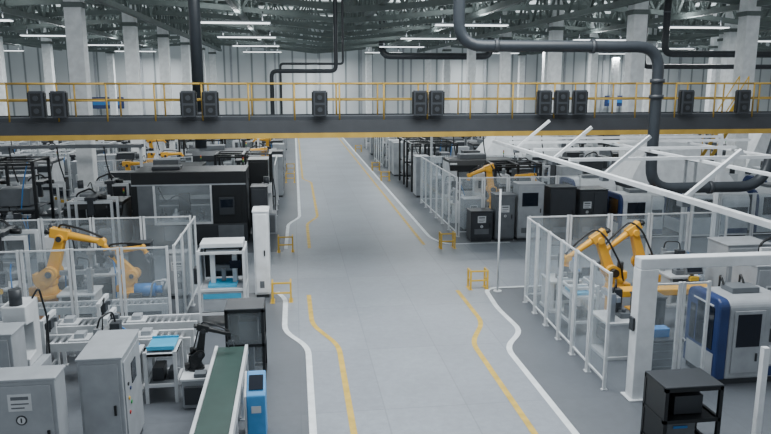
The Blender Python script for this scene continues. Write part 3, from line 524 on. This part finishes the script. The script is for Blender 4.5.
# right mid machines
G='blue and white machines across the hall'
bluewhite(12.5,28.6,0,1.9,1.6,1.9,group=G,r=.4);bluewhite(16.2,25.6,0,2.6,1.7,1.8,group=G,r=.45);bluewhite(19.2,25.8,0,2.6,1.7,1.8,group=G,r=.45);bluewhite(22.2,25.8,0,2.6,1.7,1.8,group=G,r=.45);bluewhite(21.6,28.6,0,2.6,1.7,1.8,group=G,r=.45);bluewhite(13.2,25.7,0,1.8,1.4,1.7,group=G,r=.3)
def frust(x0,y0,x1,y1,z0,a0,b0,a1,b1,z1): return M().add([(x0,y0,z0),(x1,y0,z0),(x1,y1,z0),(x0,y1,z0),(a0,b0,z1),(a1,b0,z1),(a1,b1,z1),(a0,b1,z1)],[(0,1,2,3),(4,5,6,7),(0,1,5,4),(1,2,6,5),(2,3,7,6),(3,0,4,7)])
h=thing('extraction_hood','large white tapered extraction hood on legs','extraction hood',16.2,28.6,group='extraction hoods')
obj('canopy',frust(-2.4,-1.2,2.4,1.2,1.75,-1.0,-.4,1.0,.4,3.75),[PW],h,.02);obj('skirt_band',M().b(-2.42,-1.22,1.58,2.42,-1.16,1.75).b(-2.42,1.16,1.58,2.42,1.22,1.75).b(-2.42,-1.16,1.58,-2.36,1.16,1.75).b(2.36,-1.16,1.58,2.42,1.16,1.75),[DG],h)
for x in(-2.2,2.2):
    for yy in(-1.1,1.1): obj('leg',M().b(x-.06,yy-.06,0,x+.06,yy+.06,1.75),[FG],h)
obj('process_table',M().b(-2.0,-.9,.7,2.0,.9,.8).b(-1.9,-.8,0,-1.7,.8,.7).b(1.7,-.8,0,1.9,.8,.7),[MG],h)
dup(h,24,32.4);dup(h,12.9,39.4)
# background machines
def place(fn,lst):
    first=None
    for X,Y,r in lst:
        if first is None: first=fn(X,Y,r)
        else: dup(first,X,Y,rz=r)
place(lambda X,Y,r:enclosed(X,Y,r,3.2,1.8,2.3,'white enclosed machine with dark hood',accent=DG,group='white enclosed machines'),
 [(-4,38,0),(-12.5,34,0),(-17,38.5,0),(-4,52,0),(9,44,0),(9,57,0),(23,36.5,0),(21,44,0),(-23,46,0),(14,66,0),(29,36,0),(31,48,0),(25,56,0),(-21.5,34,0),(13,61,0),(-8.5,56,0),(36,52,0)])
place(lambda X,Y,r:enclosed(X,Y,r,2.8,1.7,2.1,'dark grey enclosed machine with black hood',body=MG,accent=BK,group='dark enclosed machines'),
 [(-13,52,0),(-4,66,0),(-17,66,0),(28,64,0),(12.2,42.3,0),(-5.6,33.2,0),(19,38.0,0),(-20.5,41,0),(17.5,48,0),(28.6,51,0)])
place(lambda X,Y,r:rack(X,Y,r,2.6,1.8,2.6,'black machine frame with grey units inside',group='black machine frames'),
 [(-2.4,34,0),(-5.5,43.5,0),(7.6,38.5,0),(7.6,41.3,0),(-16,34.6,0),(12,50,0),(-9,63,0),(33,41,0),(7.8,53,0),(-2.6,56,0),(24,40.7,0)])
place(lambda X,Y,r:rack(X,Y,r,2.8,1.8,2.4,'white machine frame with grey units inside',m=W,group='white machine frames'),
 [(-12,43,0),(-2.4,60,0),(7.8,50,0),(17.2,45.4,0),(7.8,64,0),(-17.5,44.6,0),(16.5,55,0),(-6,60.5,0),(-12.6,37.6,0)])
place(lambda X,Y,r:robot(X,Y,0,r,-5,0,-50,.8,ped=.9,label='orange articulated robot arm among the machines',group='distant orange robots',f_=1.2),
 [(-8.0,34.6,0),(-7,38.8,20),(-1.7,40.7,180),(-1.7,48,180),(-9.5,48,0),(-5.8,29.6,10),(10,47.2,0),(-14,29.5,0),(-16.2,30.9,0),(18.6,35.0,180),(26.0,27.0,180),(19.8,41.6,0),(6.9,60,0)])
place(lambda X,Y,r:cabinet(X,Y,1.0,.7,2.1,r,'light grey electrical cabinet',m=LG,group='grey cabinets'),
 [(-3.2,30.6,0),(-4.4,30.6,0),(-11.4,30.6,0),(-17.8,29.4,0),(-1.0,37.2,90),(-1.0,44.5,90),(6.6,44.6,90),(6.6,36.2,90),(-17.5,26.3,0),(-10.3,36,0),(12.6,30.9,0),(-1.0,50.8,90),(6.6,46.2,90),(6.6,58,90),(-1.0,63,90),(-9.9,39,0),(14.2,44.6,0),(-20.5,29,0),(9.8,41.0,0)])
place(lambda X,Y,r:cabinet(X,Y,.9,.7,2.2,r,'dark grey electrical cabinet',m=DG,sticker=False,group='dark cabinets'),
 [(-7.3,30.6,0),(-12.8,30.9,0),(9.6,37.6,0),(-1.1,46,90),(6.6,55.5,90),(13.2,33.4,0),(14.9,36.2,0),(-8.9,38.9,0),(24.4,29.6,0),(25.8,29.6,0),(-1.0,39,90),(14.2,32.2,0)])
place(lambda X,Y,r:conveyor(X,Y,r,3.6,.7,.9,'white framed roller conveyor',rollers=True,group='distant roller conveyors'),
 [(-8.9,33.2,0),(12.2,36,0),(-9.6,41,0),(22,42.4,0),(-4.5,46,0),(12,53.0,0),(-15,24.9,0)])
CT='cable trays over the machines';cl='grey cable tray on slim posts with hanging cables'
for a in((-10.0,29.0,8),(-5.5,41.6,7),(10.3,35.0,7),(9.5,48.3,6),(-4,49.6,5.4),(19.0,40.1,7),(-16,36.6,7)): cabletray(a[0],a[1],0,a[2],3.4,cl,CT)
fence_run((-10.0,35.3),(-5.2,36.9),4,2.2,'mid hall fence among the machines')
fence_run((-16.5,32.2),(-11.2,32.2),4,2.2,'mid hall fence at the columns')
fence_run((13.2,24.4),(21.6,24.4),6,1.8,'fence before the blue and white machines')
fence_run((6.1,48.5),(6.1,53.5),4,2.3,'aisle fence further along')
fence_run((-.9,31.5),(-.9,36),3,2.3,'aisle fence beyond the black cabinet')
for X in(-21,40.2): 
    o=thing('wall_sign','blue sign board with pale stripe on the far wall posts','sign',X,83.8,2.9,group='blue wall signs');obj('board',M().b(-1.9,-.05,0,1.9,.05,1.3),[BL],o);obj('stripe',M().b(-1.5,-.07,.4,1.5,-.052,.85),[LB],o)
# ---------- small equipment placed on free floor only
bpy.context.view_layer.update()
occ=[]
def bounds(root):
    X=[];Y=[];Z=[]
    def rec(o):
        if o.type=='MESH':
            for c in o.bound_box:
                v=o.matrix_world@Vector(c);X.append(v.x);Y.append(v.y);Z.append(v.z)
        for c in o.children: rec(c)
    rec(root)
    return (min(X),min(Y),max(X),max(Y),min(Z)) if X else None
for o in list(C.objects):
    if o.parent is None and o.get('kind')!='structure' and o.get('category'):
        b=bounds(o)
        if b and b[4]<3 and o['category'] not in('cable tray','overhead rail','pipe'): occ.append(b[:4])
        elif b and o['category']=='cable tray': occ+= [(b[0],b[1],b[0]+.3,b[3]),(b[2]-.3,b[1],b[2],b[3])]
def k_cart(l,m):
    t=thing('tool_cart',l,'cart',0,0,0,0,'tool carts')
    obj('body',M().b(-.35,-.25,.14,.35,.25,.85),[m],t,.02);obj('worktop',M().b(-.38,-.28,.85,.38,.28,.9),[DG],t,.01)
    for i in range(4): obj('drawer',M().b(-.32,-.27,.18+i*.165,.32,-.251,.32+i*.165),[MG],t,.004)
    for x in(-.28,.28):
        for y in(-.18,.18): obj('wheel',M().cyl((x-.02,y,.07),(x+.02,y,.07),.07,n=12),[BK],t)
    obj('push_handle',M().tube([(.36,-.2,.8),(.46,-.2,.85),(.46,.2,.85),(.36,.2,.8)],.015,6),[AL],t);obj('toolbox',M().b(-.2,-.12,.9,.15,.12,1.08),[LB],t,.01);return t
def k_pump():
    t=thing('pump_unit','grey hydraulic pump unit with motor and tank','pump unit',0,0,0,0,'hydraulic pump units')
    obj('tank',M().b(-.5,-.35,.08,.5,.35,.6),[MG],t,.02);obj('feet',M().b(-.5,-.35,0,-.4,.35,.08).b(.4,-.35,0,.5,.35,.08),[BK],t);obj('motor',M().cyl((-.3,0,.8),(.2,0,.8),.17,n=16).cyl((.2,0,.8),(.36,0,.8),.1,n=14),[LB],t);obj('filter',M().cyl((.38,.2,.6),(.38,.2,1.0),.08,n=12),[W],t)
    obj('pipework',M().tube([(.36,0,.8),(.45,0,1.0),(.45,-.25,1.1),(.2,-.3,1.1),(.1,-.3,.6)],.025,8,k0=5),[AL],t);obj('valve_block',M().b(-.4,-.3,.601,-.1,-.16,.78),[DG],t,.01);return t
def k_term():
    t=thing('operator_terminal','slim pedestal operator terminal with tilted screen','terminal',0,0,0,0,'operator terminals')
    obj('foot',M().b(-.22,-.2,0,.22,.2,.03),[DG],t,.01);obj('stem',M().b(-.04,-.04,.03,.04,.04,1.1),[LG],t,.01);obj('housing',M().box(0,-.03,1.25,.5,.1,.38,0,Matrix.Rotation(-.35,3,'X')),[MG],t,.02);obj('screen',M().box(0,-.085,1.27,.4,.01,.26,0,Matrix.Rotation(-.35,3,'X')),[SCR],t);obj('button_box',M().b(-.12,-.16,.9,.12,-.041,1.02),[YE],t,.01);return t
def k_press():
    t=thing('bench_press','small grey C-frame press on a base cabinet','press',0,0,0,0,'small presses')
    obj('base_cabinet',M().b(-.35,-.35,0,.35,.35,.85),[LG],t,.02);obj('c_frame',M().prism([(-.3,.85),(.35,.85),(.35,2.0),(-.3,2.0),(-.3,1.65),(.05,1.6),(.05,1.05),(-.3,1.0)],'x',-.2,.2),[W],t,.02);obj('ram',M().cyl((0,-.15,1.3),(0,-.15,1.65),.06,n=12),[DG],t);obj('cylinder_head',M().cyl((0,-.15,2.0),(0,-.15,2.3),.11,n=14),[DG],t);obj('door',M().b(-.3,-.37,.08,.3,-.351,.78),[MG],t,.01);obj('cable',M().tube([(.15,.2,2.0),(.25,.3,2.2),(.33,.36,1.6),(.3,.36,.2)],.02,6,k0=6),[BK],t);return t
def k_frame():
    t=thing('gantry_module','slim aluminium gantry module with dark carriage','machine module',0,0,0,0,'gantry modules')
    for x in(-.7,.7):
        for y in(-.4,.4): obj('post',M().b(x-.04,y-.04,0,x+.04,y+.04,1.9),[FG],t)
    for y in(-.4,.4): obj('beam',M().b(-.74,y-.04,1.9,.74,y+.04,2.0),[FG],t)
    obj('bed',M().b(-.66,-.36,.7,.66,.36,.8),[MG],t,.01);obj('carriage',M().b(-.15,-.5,2.0,.2,.5,2.12).b(-.08,-.45,1.5,.12,-.3,2.0),[DG],t,.01);obj('part_block',M().b(-.5,-.2,.8,-.1,.2,1.05),[LG],t,.02);obj('part_block',M().b(.15,-.25,.8,.5,.1,.95),[LG],t,.02);obj('motor',M().cyl((.2,0,2.05),(.45,0,2.05),.08,n=12),[BK],t);obj('cable_chain',M().tube([(-.7,.46,1.0),(-.7,.5,2.1),(-.2,.5,2.3),(.0,.48,2.1)],.035,6,k0=5),[BK],t);return t
kinds=[(k_frame(),.78,.55,44),(k_cart('grey tool cart with drawers and dark worktop',LG),.48,.32,22),(k_pump(),.55,.4,34),(k_press(),.38,.4,38),(k_term(),.27,.24,30)]
regs=[(-13,24.9,-1.0,36,2.0),(-22,25,-1,50,1.5),(6.4,25,22,40,2.0),(6.4,34.5,30,52,1.6),(-8.2,16.7,-3.1,19.9,.9),(6.5,12.6,12,17.8,.7),(-8,10,-4.8,13.6,.3)]
tot=sum(r[4] for r in regs)
avoid=[(-.7,-1,6.0,90),(-6.1,20.2,-.9,26.2)]
for kd,hx,hy,n in kinds:
    c=0;tries=0;first=True
    while c<n and tries<4000:
        tries+=1;x=random.random()*tot
        for r in regs:
            if x<r[4]: break
            x-=r[4]
        X=random.uniform(r[0],r[2]);Y=random.uniform(r[1],r[3]);q=(X-hx-.05,Y-hy-.05,X+hx+.05,Y+hy+.05)
        if any(q[0]<o[2] and q[2]>o[0] and q[1]<o[3] and q[3]>o[1] for o in occ+avoid): continue
        occ.append(q);c+=1
        if first: kd.location=(X,Y,0);first=False
        else: dup(kd,X,Y,0)
